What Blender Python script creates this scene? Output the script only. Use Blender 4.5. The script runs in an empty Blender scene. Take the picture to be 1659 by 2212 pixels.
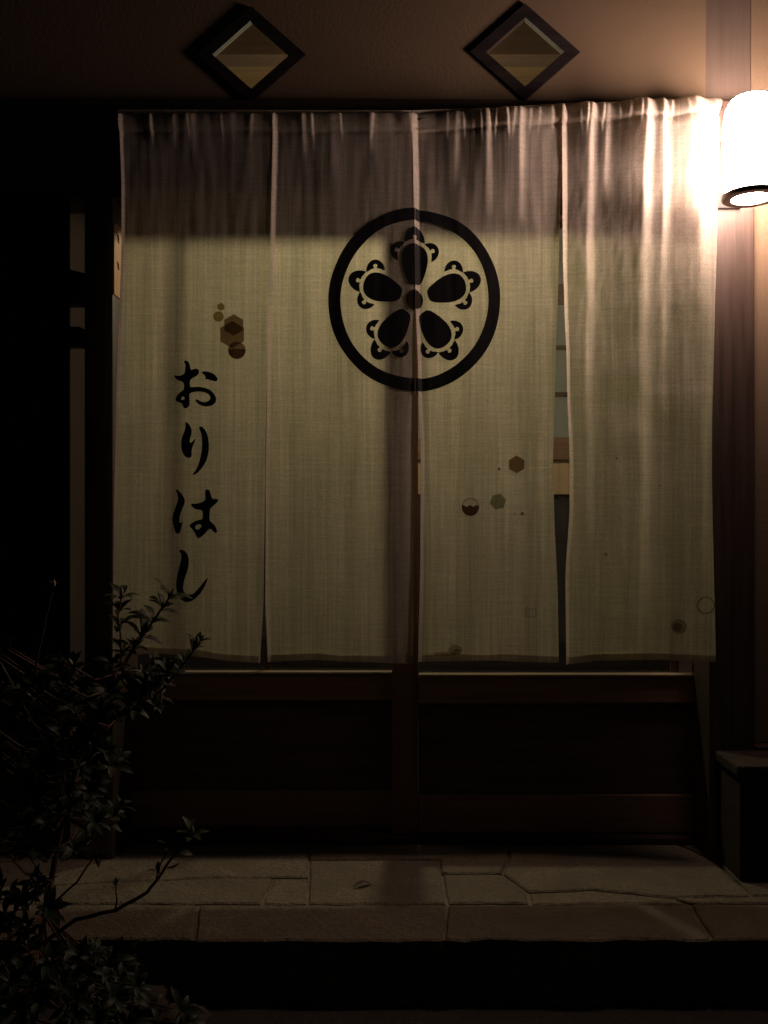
import bpy, bmesh, math, random
from mathutils import Vector, Matrix, noise
from mathutils.geometry import delaunay_2d_cdt
R = math.radians
scene = bpy.context.scene
col = scene.collection

# ------------------------------------------------------------------ camera
CAM = Vector((0.0, -2.6, 1.0))
FPX = 1975.0                                   # focal length in pixels of a 1659 x 2212 frame
cam_d = bpy.data.cameras.new('camera'); cam = bpy.data.objects.new('camera', cam_d); col.objects.link(cam)
cam.location = CAM; cam.rotation_euler = (R(90), 0, 0)
cam_d.sensor_fit = 'VERTICAL'; cam_d.angle = 2*math.atan(1106/FPX)
cam_d.clip_start = 0.05; cam_d.clip_end = 2000
scene.camera = cam

# ------------------------------------------------------------------ night sky, moon, exposure
world = bpy.data.worlds.new('World'); scene.world = world; world.use_nodes = True
wn = world.node_tree; wn.nodes.clear()
sky = wn.nodes.new('ShaderNodeTexSky'); sky.sky_type = 'NISHITA'; sky.sun_disc = False
sky.sun_elevation = R(-5); sky.sun_rotation = R(200)
bg = wn.nodes.new('ShaderNodeBackground'); bg.inputs['Strength'].default_value = 0.02
wo = wn.nodes.new('ShaderNodeOutputWorld')
wn.links.new(sky.outputs[0], bg.inputs[0]); wn.links.new(bg.outputs[0], wo.inputs[0])
sun_d = bpy.data.lights.new('moon', 'SUN'); sun_d.energy = 0.006; sun_d.angle = R(10); sun_d.color = (0.75, 0.83, 1.0)
sun = bpy.data.objects.new('moon', sun_d); col.objects.link(sun)
sun.rotation_euler = (R(48), 0, R(-20)); sun.location = (0, -6, 6)
scene.view_settings.view_transform = 'Standard'; scene.view_settings.look = 'None'
scene.view_settings.exposure = 0.0; scene.view_settings.gamma = 1.0
scene.render.engine = 'CYCLES'
scene.cycles.use_denoising = True
scene.cycles.max_bounces = 6; scene.cycles.diffuse_bounces = 3; scene.cycles.transmission_bounces = 5
scene.cycles.transparent_max_bounces = 8
scene.cycles.sample_clamp_indirect = 3.0
scene.cycles.use_adaptive_sampling = False
scene.cycles.caustics_reflective = False; scene.cycles.caustics_refractive = False

LANTERN_STRENGTH = 82.0
LANTERN_COLOR = (1.0, 0.69, 0.56)
ROOM_STRENGTH = 390.0
ROOM_COLOR = (1.0, 0.86, 0.60)

# ------------------------------------------------------------------ helpers
def px(x, y, d):
    """point at depth d in front of the camera seen at pixel x, y of a 1659 x 2212 frame"""
    return Vector(((x-829.5)*d/FPX, CAM.y+d, CAM.z+(1106-y)*d/FPX))
def floor_px(x, y, z=0.0):
    d = (CAM.z-z)*FPX/(y-1106)
    return Vector(((x-829.5)*d/FPX, CAM.y+d, z))

OFF = {}
def offset_of(o):
    v = Vector((0, 0, 0))
    while o is not None:
        v += o.location; o = o.parent
    return v
def thing(name, label, cat, loc=(0, 0, 0), group=None):
    o = bpy.data.objects.new(name, None); col.objects.link(o); o.location = loc
    o.empty_display_size = 0.05
    o['label'] = label; o['category'] = cat
    if group: o['group'] = group
    return o
def obj(name, me, mat, parent=None, label=None):
    o = bpy.data.objects.new(name, me); col.objects.link(o)
    if mat is not None and not me.materials: me.materials.append(mat)
    if parent is not None: o.parent = parent
    if label: o['label'] = label
    return o
def finish(name, bm, mat, parent=None, smooth=False, label=None, origin=None):
    """bm in world coordinates -> one object, in the frame of its parent"""
    off = offset_of(parent) if parent is not None else Vector(origin or (0, 0, 0))
    bmesh.ops.recalc_face_normals(bm, faces=bm.faces[:])
    if off.length > 0: bmesh.ops.translate(bm, verts=bm.verts[:], vec=-off)
    me = bpy.data.meshes.new(name); bm.to_mesh(me); bm.free()
    if smooth:
        for p in me.polygons: p.use_smooth = True
    o = obj(name, me, mat, parent, label)
    if parent is None and origin: o.location = origin
    return o
def box_into(bm, x0, x1, y0, y1, z0, z1, bevel=0.003):
    b = bmesh.new()
    bmesh.ops.create_cube(b, size=1)
    for v in b.verts:
        v.co = Vector((x0+(v.co.x+.5)*(x1-x0), y0+(v.co.y+.5)*(y1-y0), z0+(v.co.z+.5)*(z1-z0)))
    if bevel: bmesh.ops.bevel(b, geom=b.edges[:], offset=bevel, segments=2, affect='EDGES', profile=0.6)
    me = bpy.data.meshes.new('t'); b.to_mesh(me); b.free(); bm.from_mesh(me); bpy.data.meshes.remove(me)
def box(name, mat, parent, x0, x1, y0, y1, z0, z1, bevel=0.003, label=None, origin=None):
    bm = bmesh.new(); box_into(bm, x0, x1, y0, y1, z0, z1, bevel)
    return finish(name, bm, mat, parent, label=label, origin=origin)
def cdt_into(b, loops, y):
    pts, ed = [], []
    for lp in loops:
        n0 = len(pts); pts += [Vector(p) for p in lp]; ed += [(n0+k, n0+(k+1) % len(lp)) for k in range(len(lp))]
    vo, eo, fo = delaunay_2d_cdt(pts, ed, [], 0, 1e-6)[:3]
    vs = [b.verts.new((p.x, y, p.y)) for p in vo]
    for f in fo:
        c = sum((vo[k] for k in f), Vector((0, 0)))/len(f); inside = False
        for lp in loops:                         # even-odd: holes stay open
            for (xa, ya), (xb, yb) in zip(lp, lp[1:]+lp[:1]):
                if (ya > c.y) != (yb > c.y) and c.x < (xb-xa)*(c.y-ya)/(yb-ya)+xa: inside = not inside
        if inside: b.faces.new([vs[k] for k in f])
    loose = [v for v in b.verts if not v.link_faces]
    if loose: bmesh.ops.delete(b, geom=loose, context='VERTS')
def plate_into(bm, outline, holes, y0, y1):
    """xz outline with holes, extruded from y0 to y1"""
    b = bmesh.new(); cdt_into(b, [outline]+holes, y0)
    r = bmesh.ops.extrude_face_region(b, geom=b.faces[:])
    for v in [g for g in r['geom'] if isinstance(g, bmesh.types.BMVert)]: v.co.y = y1
    bmesh.ops.recalc_face_normals(b, faces=b.faces[:])
    me = bpy.data.meshes.new('t'); b.to_mesh(me); b.free(); bm.from_mesh(me); bpy.data.meshes.remove(me)
def tube_into(bm, pts, radii, seg=8, caps=True):
    pts = [Vector(p) for p in pts]; rings = []
    n = len(pts)
    ref = Vector((0.13, 0.97, 0.2))
    for i, p in enumerate(pts):
        t = (pts[min(i+1, n-1)]-pts[max(i-1, 0)]).normalized()
        a = t.cross(ref)
        if a.length < 1e-3: a = t.cross(Vector((1, 0, 0)))
        a.normalize(); b = t.cross(a)
        r = radii[i] if isinstance(radii, (list, tuple)) else radii
        rings.append([bm.verts.new(p+(a*math.cos(2*math.pi*k/seg)+b*math.sin(2*math.pi*k/seg))*r) for k in range(seg)])
    for i in range(n-1):
        for k in range(seg):
            bm.faces.new((rings[i][k], rings[i][(k+1) % seg], rings[i+1][(k+1) % seg], rings[i+1][k]))
    if caps:
        bm.faces.new(rings[0][::-1]); bm.faces.new(rings[-1])
def lathe_into(bm, prof, cx, cy, seg=40, closed=False):
    rings = [[bm.verts.new((cx+r*math.cos(2*math.pi*k/seg), cy+r*math.sin(2*math.pi*k/seg), z)) for k in range(seg)] for r, z in prof]
    pairs = list(zip(rings, rings[1:]))
    if closed: pairs.append((rings[-1], rings[0]))
    for a, b in pairs:
        for k in range(seg):
            bm.faces.new((a[k], a[(k+1) % seg], b[(k+1) % seg], b[k]))
def interp(tab, t):
    if t <= tab[0][0]: return tab[0][1]
    for (a, va), (b, vb) in zip(tab, tab[1:]):
        if t <= b:
            s = (t-a)/(b-a); s = s*s*(3-2*s)*0.5+s*0.5
            return va+(vb-va)*s
    return tab[-1][1]
def chaikin(pts, n=1):
    for _ in range(n):
        q = []
        for i in range(len(pts)):
            a = pts[i]; b = pts[(i+1) % len(pts)]
            q.append((a[0]*.75+b[0]*.25, a[1]*.75+b[1]*.25)); q.append((a[0]*.25+b[0]*.75, a[1]*.25+b[1]*.75))
        pts = q
    return pts

# ------------------------------------------------------------------ materials
class NT:
    def __init__(s, name):
        s.m = bpy.data.materials.new(name); s.m.use_nodes = True
        s.t = s.m.node_tree; s.t.nodes.clear()
        s.out = s.n('ShaderNodeOutputMaterial')
    def n(s, kind, **kw):
        nd = s.t.nodes.new(kind)
        for k, v in kw.items():
            if k.startswith('i_'):
                key = k[2:].replace('_', ' ')
                nd.inputs[int(key) if key.isdigit() else key].default_value = v
            else: setattr(nd, k, v)
        return nd
    def l(s, a, b): s.t.links.new(a, b)
    def coord(s, scale=(1, 1, 1), rand=True):
        tc = s.n('ShaderNodeTexCoord'); mp = s.n('ShaderNodeMapping'); mp.inputs['Scale'].default_value = scale
        s.l(tc.outputs['Object'], mp.inputs['Vector'])
        if rand:
            oi = s.n('ShaderNodeObjectInfo'); mul = s.n('ShaderNodeMath', operation='MULTIPLY'); mul.inputs[1].default_value = 37.0
            s.l(oi.outputs['Random'], mul.inputs[0]); s.l(mul.outputs[0], mp.inputs['Location'])
        return mp.outputs['Vector']
    def noise(s, vec, scale, detail=4, rough=0.55):
        nd = s.n('ShaderNodeTexNoise'); nd.inputs['Scale'].default_value = scale
        nd.inputs['Detail'].default_value = detail; nd.inputs['Roughness'].default_value = rough
        s.l(vec, nd.inputs['Vector']); return nd.outputs['Fac']
    def ramp(s, fac, stops):
        r = s.n('ShaderNodeValToRGB'); e = r.color_ramp.elements
        while len(e) < len(stops): e.new(0.5)
        for el, (p, c) in zip(e, stops): el.position = p; el.color = (*c, 1)
        s.l(fac, r.inputs[0]); return r.outputs[0]
    def mix(s, fac, a, b, mode='MIX'):
        m = s.n('ShaderNodeMix', data_type='RGBA', blend_type=mode)
        for inp, v in ((m.inputs[0], fac), (m.inputs[6], a), (m.inputs[7], b)):
            if hasattr(v, 'is_linked'): s.l(v, inp)
            else: inp.default_value = v if isinstance(v, float) else (*v, 1)
        return m.outputs[2]
    def bump(s, h, strength, dist):
        b = s.n('ShaderNodeBump'); b.inputs['Strength'].default_value = strength; b.inputs['Distance'].default_value = dist
        s.l(h, b.inputs['Height']); return b.outputs['Normal']
    def principled(s, color, rough=0.6, normal=None, spec=0.5, metal=0.0):
        p = s.n('ShaderNodeBsdfPrincipled')
        if hasattr(color, 'is_linked'): s.l(color, p.inputs['Base Color'])
        else: p.inputs['Base Color'].default_value = (*color, 1)
        if hasattr(rough, 'is_linked'): s.l(rough, p.inputs['Roughness'])
        else: p.inputs['Roughness'].default_value = rough
        p.inputs['Specular IOR Level'].default_value = spec; p.inputs['Metallic'].default_value = metal
        if normal is not None: s.l(normal, p.inputs['Normal'])
        return p
    def done(s, sh): s.l(sh.outputs[0], s.out.inputs[0]); return s.m

def wood(name, dark, light, axis='z', rough=0.5, grain=1.0, spec=0.5):
    t = NT(name)
    sc = {'z': (60, 60, 2.5), 'x': (2.5, 60, 60), 'y': (60, 2.5, 60)}[axis]
    v = t.coord(sc); f = t.noise(v, 1.0, 6, 0.6)
    v2 = t.coord((3, 3, 3)); big = t.noise(v2, 1.0, 3)
    c = t.ramp(f, [(0.3, dark), (0.7, light)])
    c = t.mix(big, c, tuple(x*0.6 for x in dark), 'MIX') if False else c
    m = t.n('ShaderNodeMapRange'); m.inputs['To Min'].default_value = rough-0.1; m.inputs['To Max'].default_value = rough+0.15
    t.l(big, m.inputs[0])
    return t.done(t.principled(c, m.outputs[0], t.bump(f, 0.35*grain, 0.002), spec))
M = {}
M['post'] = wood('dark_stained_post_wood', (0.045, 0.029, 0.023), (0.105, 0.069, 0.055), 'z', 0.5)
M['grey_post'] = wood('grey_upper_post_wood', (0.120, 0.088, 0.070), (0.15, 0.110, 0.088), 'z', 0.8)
M['beam'] = wood('dark_beam_wood', (0.030, 0.018, 0.014), (0.070, 0.042, 0.032), 'x', 0.5)
M['door_v'] = wood('door_wood_upright', (0.12, 0.062, 0.040), (0.24, 0.125, 0.080), 'z', 0.42)
M['door_h'] = wood('door_wood_rail', (0.17, 0.098, 0.066), (0.31, 0.18, 0.122), 'x', 0.4)
M['rail_glint'] = wood('rail_glint_wood', (0.36, 0.27, 0.19), (0.52, 0.40, 0.29), 'x', 0.3)  # pale, glossy tone stands in for the highlight along the rail top
M['door_panel'] = wood('door_panel_wood', (0.06, 0.036, 0.027), (0.12, 0.072, 0.054), 'x', 0.5)
M['plank'] = wood('charred_plank_wood', (0.012, 0.011, 0.011), (0.030, 0.026, 0.024), 'z', 0.6)
M['frame'] = wood('diamond_frame_wood', (0.014, 0.011, 0.012), (0.036, 0.028, 0.028), 'x', 0.75, 1.0, 0.15)
M['batten'] = wood('pale_batten_wood', (0.30, 0.19, 0.10), (0.45, 0.30, 0.17), 'z', 0.5)
M['orange'] = wood('orange_plate_wood', (0.34, 0.15, 0.045), (0.48, 0.23, 0.075), 'z', 0.5)
M['ceiling'] = wood('ceiling_board_wood', (0.090, 0.050, 0.019), (0.150, 0.088, 0.036), 'x', 0.8)
M['ceiling_beam'] = wood('ceiling_beam_wood', (0.038, 0.019, 0.010), (0.066, 0.035, 0.019), 'x', 0.8)
M['reveal'] = wood('window_reveal_wood', (0.07, 0.05, 0.032), (0.12, 0.085, 0.055), 'x', 0.8, 1.0, 0.1)
M['counter'] = wood('counter_wood', (0.10, 0.05, 0.03), (0.20, 0.10, 0.055), 'x', 0.45)

t = NT('brown_plaster'); v = t.coord((1, 1, 1), False)
f = t.noise(v, 90, 5, 0.65); g = t.noise(v, 3.0, 4)
c = t.mix(g, (0.22, 0.158, 0.105), (0.29, 0.212, 0.14))
f2 = t.noise(v, 400, 2)
c = t.mix(f2, c, (0.19, 0.135, 0.09))
M['plaster'] = t.done(t.principled(c, 0.9, t.bump(f, 0.35, 0.003), 0.2))

t = NT('white_interior_plaster'); v = t.coord((1, 1, 1), False)
c = t.mix(t.noise(v, 5, 3), (0.48, 0.49, 0.46), (0.55, 0.55, 0.52))
M['inwall'] = t.done(t.principled(c, 0.85, t.bump(t.noise(v, 120, 3), 0.2, 0.002)))
t = NT('interior_floor_tile'); v = t.coord((1, 1, 1), False)
M['infloor'] = t.done(t.principled(t.mix(t.noise(v, 12, 4), (0.022, 0.018, 0.015), (0.040, 0.033, 0.027)), 0.6))

def stone(name, a, b, c3, s=1.0, bump=0.8):
    t = NT(name); v = t.coord((1, 1, 1))
    g = t.noise(v, 9*s, 4, 0.65); f = t.noise(v, 85*s, 3, 0.7)
    oi = t.n('ShaderNodeObjectInfo')
    c = t.ramp(g, [(0.3, a), (0.7, b)])
    c = t.mix(t.ramp(f, [(0.42, (0, 0, 0)), (0.62, (1, 1, 1))]), c, c3)
    if name == 'flagstone':
        sc_ = t.n('ShaderNodeMath', operation='MULTIPLY'); sc_.inputs[1].default_value = 0.45; t.l(oi.outputs['Random'], sc_.inputs[0])
        c = t.mix(sc_.outputs[0], c, tuple(x*0.75 for x in a))
    ad = t.n('ShaderNodeMath', operation='MULTIPLY_ADD'); ad.inputs[1].default_value = 1.5; t.l(g, ad.inputs[0]); t.l(f, ad.inputs[2])
    return t.done(t.principled(c, 0.8, t.bump(ad.outputs[0], bump, 0.012), 0.3))
M['flag'] = stone('flagstone', (0.16, 0.135, 0.095), (0.30, 0.25, 0.18), (0.18, 0.145, 0.10))
M['mortar'] = stone('mortar', (0.11, 0.092, 0.066), (0.31, 0.26, 0.19), (0.19, 0.16, 0.115), 1)
M['ground'] = stone('ground_gravel', (0.045, 0.040, 0.036), (0.085, 0.074, 0.066), (0.11, 0.095, 0.08), 3)
M['rock'] = stone('rock', (0.10, 0.085, 0.065), (0.20, 0.17, 0.13), (0.14, 0.11, 0.09), 4)
M['block'] = stone('base_block_stone', (0.044, 0.032, 0.025), (0.080, 0.060, 0.046), (0.06, 0.045, 0.035), 2)

t = NT('black_metal'); M['metal'] = t.done(t.principled((0.02, 0.018, 0.017), 0.45, None, 0.5, 0.6))
t = NT('bloom_lit_ring'); M['ring'] = t.done(t.principled((0.16, 0.12, 0.10), 0.4, None, 0.5, 0.3))  # dark metal lightened: the lantern's bloom is put into its colour
t = NT('rope'); M['cord'] = t.done(t.principled((0.02, 0.02, 0.02), 0.7))

t = NT('clear_window_glass')
tr = t.n('ShaderNodeBsdfTransparent'); tr.inputs[0].default_value = (0.93, 0.95, 0.92, 1)
gl = t.n('ShaderNodeBsdfGlossy'); gl.inputs['Roughness'].default_value = 0.02
lw = t.n('ShaderNodeLayerWeight'); pw = t.n('ShaderNodeMath', operation='POWER'); pw.inputs[1].default_value = 5.0
t.l(lw.outputs['Facing'], pw.inputs[0])
fr = t.n('ShaderNodeMath', operation='MULTIPLY_ADD'); fr.inputs[1].default_value = 0.9; fr.inputs[2].default_value = 0.04; t.l(pw.outputs[0], fr.inputs[0])
mx = t.n('ShaderNodeMixShader'); t.l(fr.outputs[0], mx.inputs[0]); t.l(tr.outputs[0], mx.inputs[1]); t.l(gl.outputs[0], mx.inputs[2])
M['glass'] = t.done(mx)

t = NT('frosted_window_glass')
tl = t.n('ShaderNodeBsdfTranslucent'); tl.inputs[0].default_value = (0.62, 0.56, 0.55, 1)
df = t.n('ShaderNodeBsdfDiffuse'); df.inputs[0].default_value = (0.12, 0.11, 0.11, 1)
mx = t.n('ShaderNodeMixShader'); mx.inputs[0].default_value = 0.15; t.l(tl.outputs[0], mx.inputs[1]); t.l(df.outputs[0], mx.inputs[2])
M['frost'] = t.done(mx)

def emitter(name, color, strength):
    t = NT(name); e = t.n('ShaderNodeEmission'); e.inputs[0].default_value = (*color, 1); e.inputs[1].default_value = strength
    return t.done(e)
M['opal'] = emitter('lit_opal_glass', LANTERN_COLOR, LANTERN_STRENGTH)
M['globe'] = emitter('lit_globe_bulb', ROOM_COLOR, ROOM_STRENGTH)

# hemp cloth: vertical slubs, a fine weave, light coming through from behind
t = NT('undyed_hemp_cloth')
v1 = t.coord((150, 1, 3.0)); slub = t.noise(v1, 1.0, 2, 0.6)
v2 = t.coord((26, 1, 0.9)); band = t.noise(v2, 1.0, 3, 0.5)
v3 = t.coord((12, 1, 260)); weft = t.noise(v3, 1.0, 1, 0.6)
v4 = t.coord((700, 1, 420)); speck = t.noise(v4, 1.0, 1, 0.7)
v5 = t.coord((6, 1, 5), False); blot = t.noise(v5, 1.0, 2, 0.6)
def lev(f, lo, hi, a=0.25, b=0.75):
    m = t.n('ShaderNodeMapRange'); m.inputs['From Min'].default_value = a; m.inputs['From Max'].default_value = b
    m.inputs['To Min'].default_value = lo; m.inputs['To Max'].default_value = hi; t.l(f, m.inputs[0]); return m.outputs[0]
def mul(a, b):
    m = t.n('ShaderNodeMath', operation='MULTIPLY'); t.l(a, m.inputs[0]); t.l(b, m.inputs[1]); return m.outputs[0]
k = mul(mul(lev(slub, 0.80, 1.12), lev(band, 0.82, 1.12)), mul(lev(weft, 0.90, 1.08), mul(lev(speck, 0.72, 1.22), lev(blot, 0.9, 1.06))))
tint = t.mix(band, (0.78, 0.69, 0.45), (0.82, 0.67, 0.48))
tint_d = t.mix(band, (0.62, 0.56, 0.49), (0.64, 0.56, 0.49))
kv = t.n('ShaderNodeVectorMath', operation='SCALE'); t.l(tint, kv.inputs[0]); t.l(k, kv.inputs['Scale'])
nrm = t.bump(mul(slub, speck), 0.5, 0.0012)
sc_d = t.n('ShaderNodeVectorMath', operation='SCALE'); t.l(tint_d, sc_d.inputs[0]); t.l(k, sc_d.inputs['Scale'])
df = t.n('ShaderNodeBsdfDiffuse'); t.l(sc_d.outputs[0], df.inputs[0]); t.l(nrm, df.inputs['Normal'])
tl = t.n('ShaderNodeBsdfTranslucent'); t.l(kv.outputs[0], tl.inputs[0])
mx = t.n('ShaderNodeMixShader'); mx.inputs[0].default_value = 0.40; t.l(df.outputs[0], mx.inputs[1]); t.l(tl.outputs[0], mx.inputs[2])
M['cloth'] = t.done(mx)

def dye(name, color, thru):
    t = NT(name); v = t.coord((60, 1, 60), False); f = t.noise(v, 1.0, 3)
    c = t.mix(f, tuple(x*0.8 for x in color), tuple(min(1, x*1.2) for x in color))
    df = t.n('ShaderNodeBsdfDiffuse'); t.l(c, df.inputs[0])
    tr = t.n('ShaderNodeBsdfTransparent'); t.l(c, tr.inputs[0])
    mx = t.n('ShaderNodeMixShader'); mx.inputs[0].default_value = thru; t.l(df.outputs[0], mx.inputs[1]); t.l(tr.outputs[0], mx.inputs[2])
    return t.done(mx)
t = NT('black_ink'); M['ink'] = t.done(t.principled((0.012, 0.012, 0.014), 0.85, None, 0.2))
M['brown_dye'] = dye('brown_dye', (0.34, 0.24, 0.16), 0.75)
M['dark_dye'] = dye('dark_brown_dye', (0.17, 0.10, 0.08), 0.7)
M['disc_dye'] = dye('crest_disc_dye', (0.055, 0.042, 0.038), 0.6)
M['olive_dye'] = dye('olive_dye', (0.42, 0.36, 0.16), 0.8)
M['green_dye'] = dye('green_dye', (0.42, 0.44, 0.33), 0.85)
M['stain'] = dye('grey_stain', (0.62, 0.56, 0.50), 0.88)
t = NT('seal_patch_thread'); df = t.n('ShaderNodeBsdfDiffuse'); df.inputs[0].default_value = (0.80, 0.78, 0.62, 1)
tr = t.n('ShaderNodeBsdfTransparent'); tr.inputs[0].default_value = (0.95, 0.95, 0.95, 1)
mx = t.n('ShaderNodeMixShader'); mx.inputs[0].default_value = 0.6; t.l(df.outputs[0], mx.inputs[1]); t.l(tr.outputs[0], mx.inputs[2])
M['white_ink'] = t.done(mx)

t = NT('azalea_leaf'); oi = t.n('ShaderNodeObjectInfo')
c = t.mix(oi.outputs['Random'], (0.020, 0.034, 0.014), (0.048, 0.062, 0.026))
p = t.principled(c, 0.55, None, 0.3)
M['leaf'] = t.done(p)
t = NT('azalea_bud'); M['bud'] = t.done(t.principled((0.45, 0.38, 0.28), 0.45))
t = NT('azalea_stem'); M['stem'] = t.done(t.principled((0.10, 0.055, 0.035), 0.6))
t = NT('dry_leaf'); M['dry'] = t.done(t.principled((0.05, 0.03, 0.02), 0.7))

# ------------------------------------------------------------------ ground and stone step
bm = bmesh.new()
for x, y in ((-400, -400), (400, -400), (400, 400), (-400, 400)): bm.verts.new((x, y, -0.153))
bm.faces.new(bm.verts[:])
g = finish('ground', bm, M['ground']); g['kind'] = 'structure'

step = box('stone_step', M['mortar'], None, -2.2, 2.2, -0.452, 0.34, -0.16, -0.0065, 0.0)
step['kind'] = 'structure'
FLAGS = [
 [(-500,1800),(668,1800),(668,1896),(450,1896),(125,1912),(-500,1912)],
 [(-500,1912),(125,1912),(450,1896),(590,1896),(565,1952),(-500,1952)],
 [(590,1896),(668,1896),(665,1952),(565,1952)],
 [(668,1800),(1113,1800),(1090,1872),(1085,1887),(952,1887),(950,1857),(668,1857)],
 [(668,1857),(950,1857),(952,1887),(965,1952),(665,1952),(668,1896)],
 [(952,1887),(1085,1887),(1140,1927),(1147,1952),(965,1952)],
 [(1113,1800),(1385,1800),(1440,1815),(1500,1838),(1560,1872),(1625,1935),(1610,1937),(1454,1939),(1280,1921),(1140,1927),(1085,1887),(1090,1872)],
 [(1140,1927),(1280,1921),(1454,1939),(1490,1952),(1147,1952)],
 [(1454,1939),(1610,1937),(1625,1935),(2300,1935),(2300,1960),(1490,1952)],
 [(1385,1800),(2300,1800),(2300,1935),(1625,1935),(1560,1872),(1500,1838),(1440,1815)],
]
KERB = [
 [(-600,1952),(-60,1952),(-80,2030),(-620,2030)],
 [(-60,1952),(430,1952),(418,2030),(-80,2030)],
 [(430,1952),(965,1952),(955,2031),(418,2030)],
 [(965,1952),(1147,1952),(1490,1952),(1540,2032),(955,2031)],
 [(1490,1952),(2300,1960),(2400,2032),(1540,2032)],
]
random.seed(3)
def slab(poly, depth):
    bm = bmesh.new(); pts = []
    n = len(poly)
    for i in range(n):                           # wobbly edges
        a = floor_px(*poly[i]); b = floor_px(*poly[(i+1) % n]); L = (b-a).length; k = max(1, int(L/0.05))
        for j in range(k):
            p = a.lerp(b, j/k)
            w = 0.003 if j == 0 else 0.009
            p.x += noise.noise(p*14)*w; p.y += noise.noise(p*14+Vector((5, 3, 1)))*w
            pts.append(p)
    area = sum(p.x*q.y-q.x*p.y for p, q in zip(pts, pts[1:]+pts[:1]))
    sg = 1 if area > 0 else -1
    def shrink(P, w):
        out = []; m = len(P)
        for i in range(m):
            e1 = (P[i]-P[i-1]); e2 = (P[(i+1) % m]-P[i]); e1.z = e2.z = 0; e1.normalize(); e2.normalize()
            n1 = Vector((-e1.y, e1.x, 0))*sg; n2 = Vector((-e2.y, e2.x, 0))*sg
            nn = n1+n2; nn = nn.normalized()*min(2.0, 1/max(0.3, nn.length/2))
            out.append(P[i]+nn*w)
        return out
    gap = 0.0042+0.002*random.uniform(-1, 1); dz = random.uniform(-0.0015, 0.0025)
    r0 = shrink(pts, gap); r1 = shrink(r0, 0.0045)
    def ring(P, z, chip=0.0): return [bm.verts.new((p.x, p.y, z+chip*noise.noise(p*25))) for p in P]
    bot = ring(r0, -depth); mid = ring(r0, dz-0.004, 0.003); top = ring(r1, dz, 0.0015)
    m = len(pts)
    for A, B in ((bot, mid), (mid, top)):
        for i in range(m): bm.faces.new((A[i], A[(i+1) % m], B[(i+1) % m], B[i]))
    bm.faces.new(top)
    return bm
for poly in FLAGS: finish('flagstone', slab(poly, 0.03), M['flag'], step)
for poly in KERB: finish('kerb_stone', slab(poly, 0.152), M['flag'], step)

# ------------------------------------------------------------------ shop front
shop = thing('shop_building', 'dark timber shop front with brown plaster upper wall and two diamond windows', 'building', (0, 0.1, 0))
YP = 0.03                                        # front face of the posts
def dia(cx, cz, hx, hz): return [(cx-hx, cz), (cx, cz-hz), (cx+hx, cz), (cx, cz+hz)]
YW = 0.055; dW = YW-CAM.y
DW = []
for ix0, ix1, iy0, iy1 in ((459.5, 627, 46, 194), (1049, 1218, 40, 189)):
    a = px(ix0, iy0, dW); b = px(ix1, iy1, dW)
    DW.append(((a.x+b.x)/2, (a.z+b.z)/2, (b.x-a.x)/2, (a.z-b.z)/2))
FR = 0.046
ZT = 2.185
bm = bmesh.new()
plate_into(bm, [(-2.2, ZT), (0.9345, ZT), (0.9345, 3.4), (-2.2, 3.4)], [dia(cx, cz, hx+0.035, hz+0.030) for cx, cz, hx, hz in DW], YW, 0.085)
finish('plaster_wall', bm, M['plaster'], shop, label='brown plaster upper wall')
for cx, cz, hx, hz in DW:
    bm = bmesh.new()
    plate_into(bm, dia(cx, cz, hx+FR, hz+FR*0.88), [dia(cx, cz, hx, hz)], YW-0.007, YW+0.010)
    fr_o = finish('diamond_frame', bm, M['frame'], shop)
    bm = bmesh.new()
    plate_into(bm, dia(cx, cz, hx+0.0345, hz+0.0295), [dia(cx, cz, hx+0.0005, hz+0.0005)], YW+0.0105, YW+0.016)
    finish('reveal', bm, M['reveal'], fr_o)
    bm = bmesh.new(); plate_into(bm, dia(cx, cz, hx+0.03, hz+0.026), [], YW+0.017, YW+0.020)
    finish('glass_pane', bm, M['glass'], fr_o)
# posts
box('post', M['post'], shop, -0.862, -0.780, YP, 0.30, 0.0, ZT-0.003, 0.004)
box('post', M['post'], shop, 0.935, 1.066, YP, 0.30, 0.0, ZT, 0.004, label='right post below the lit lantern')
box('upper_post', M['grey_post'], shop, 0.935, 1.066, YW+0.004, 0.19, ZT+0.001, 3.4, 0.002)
box('lintel_beam', M['beam'], shop, -2.2, 0.933, YP-0.002, 0.26, 1.905, ZT, 0.005)
box('sill', M['beam'], shop, -0.778, 0.933, 0.14, 0.30, 0.002, 0.022, 0.003)
# right wall
box('plaster_wall', M['plaster'], shop, 1.068, 2.2, 0.06, 0.19, 0.33, 3.4, 0.0, label='plaster wall right of the post')
box('wall_ledge', M['beam'], shop, 1.068, 2.2, 0.02, 0.19, 0.29, 0.327, 0.003)
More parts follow.
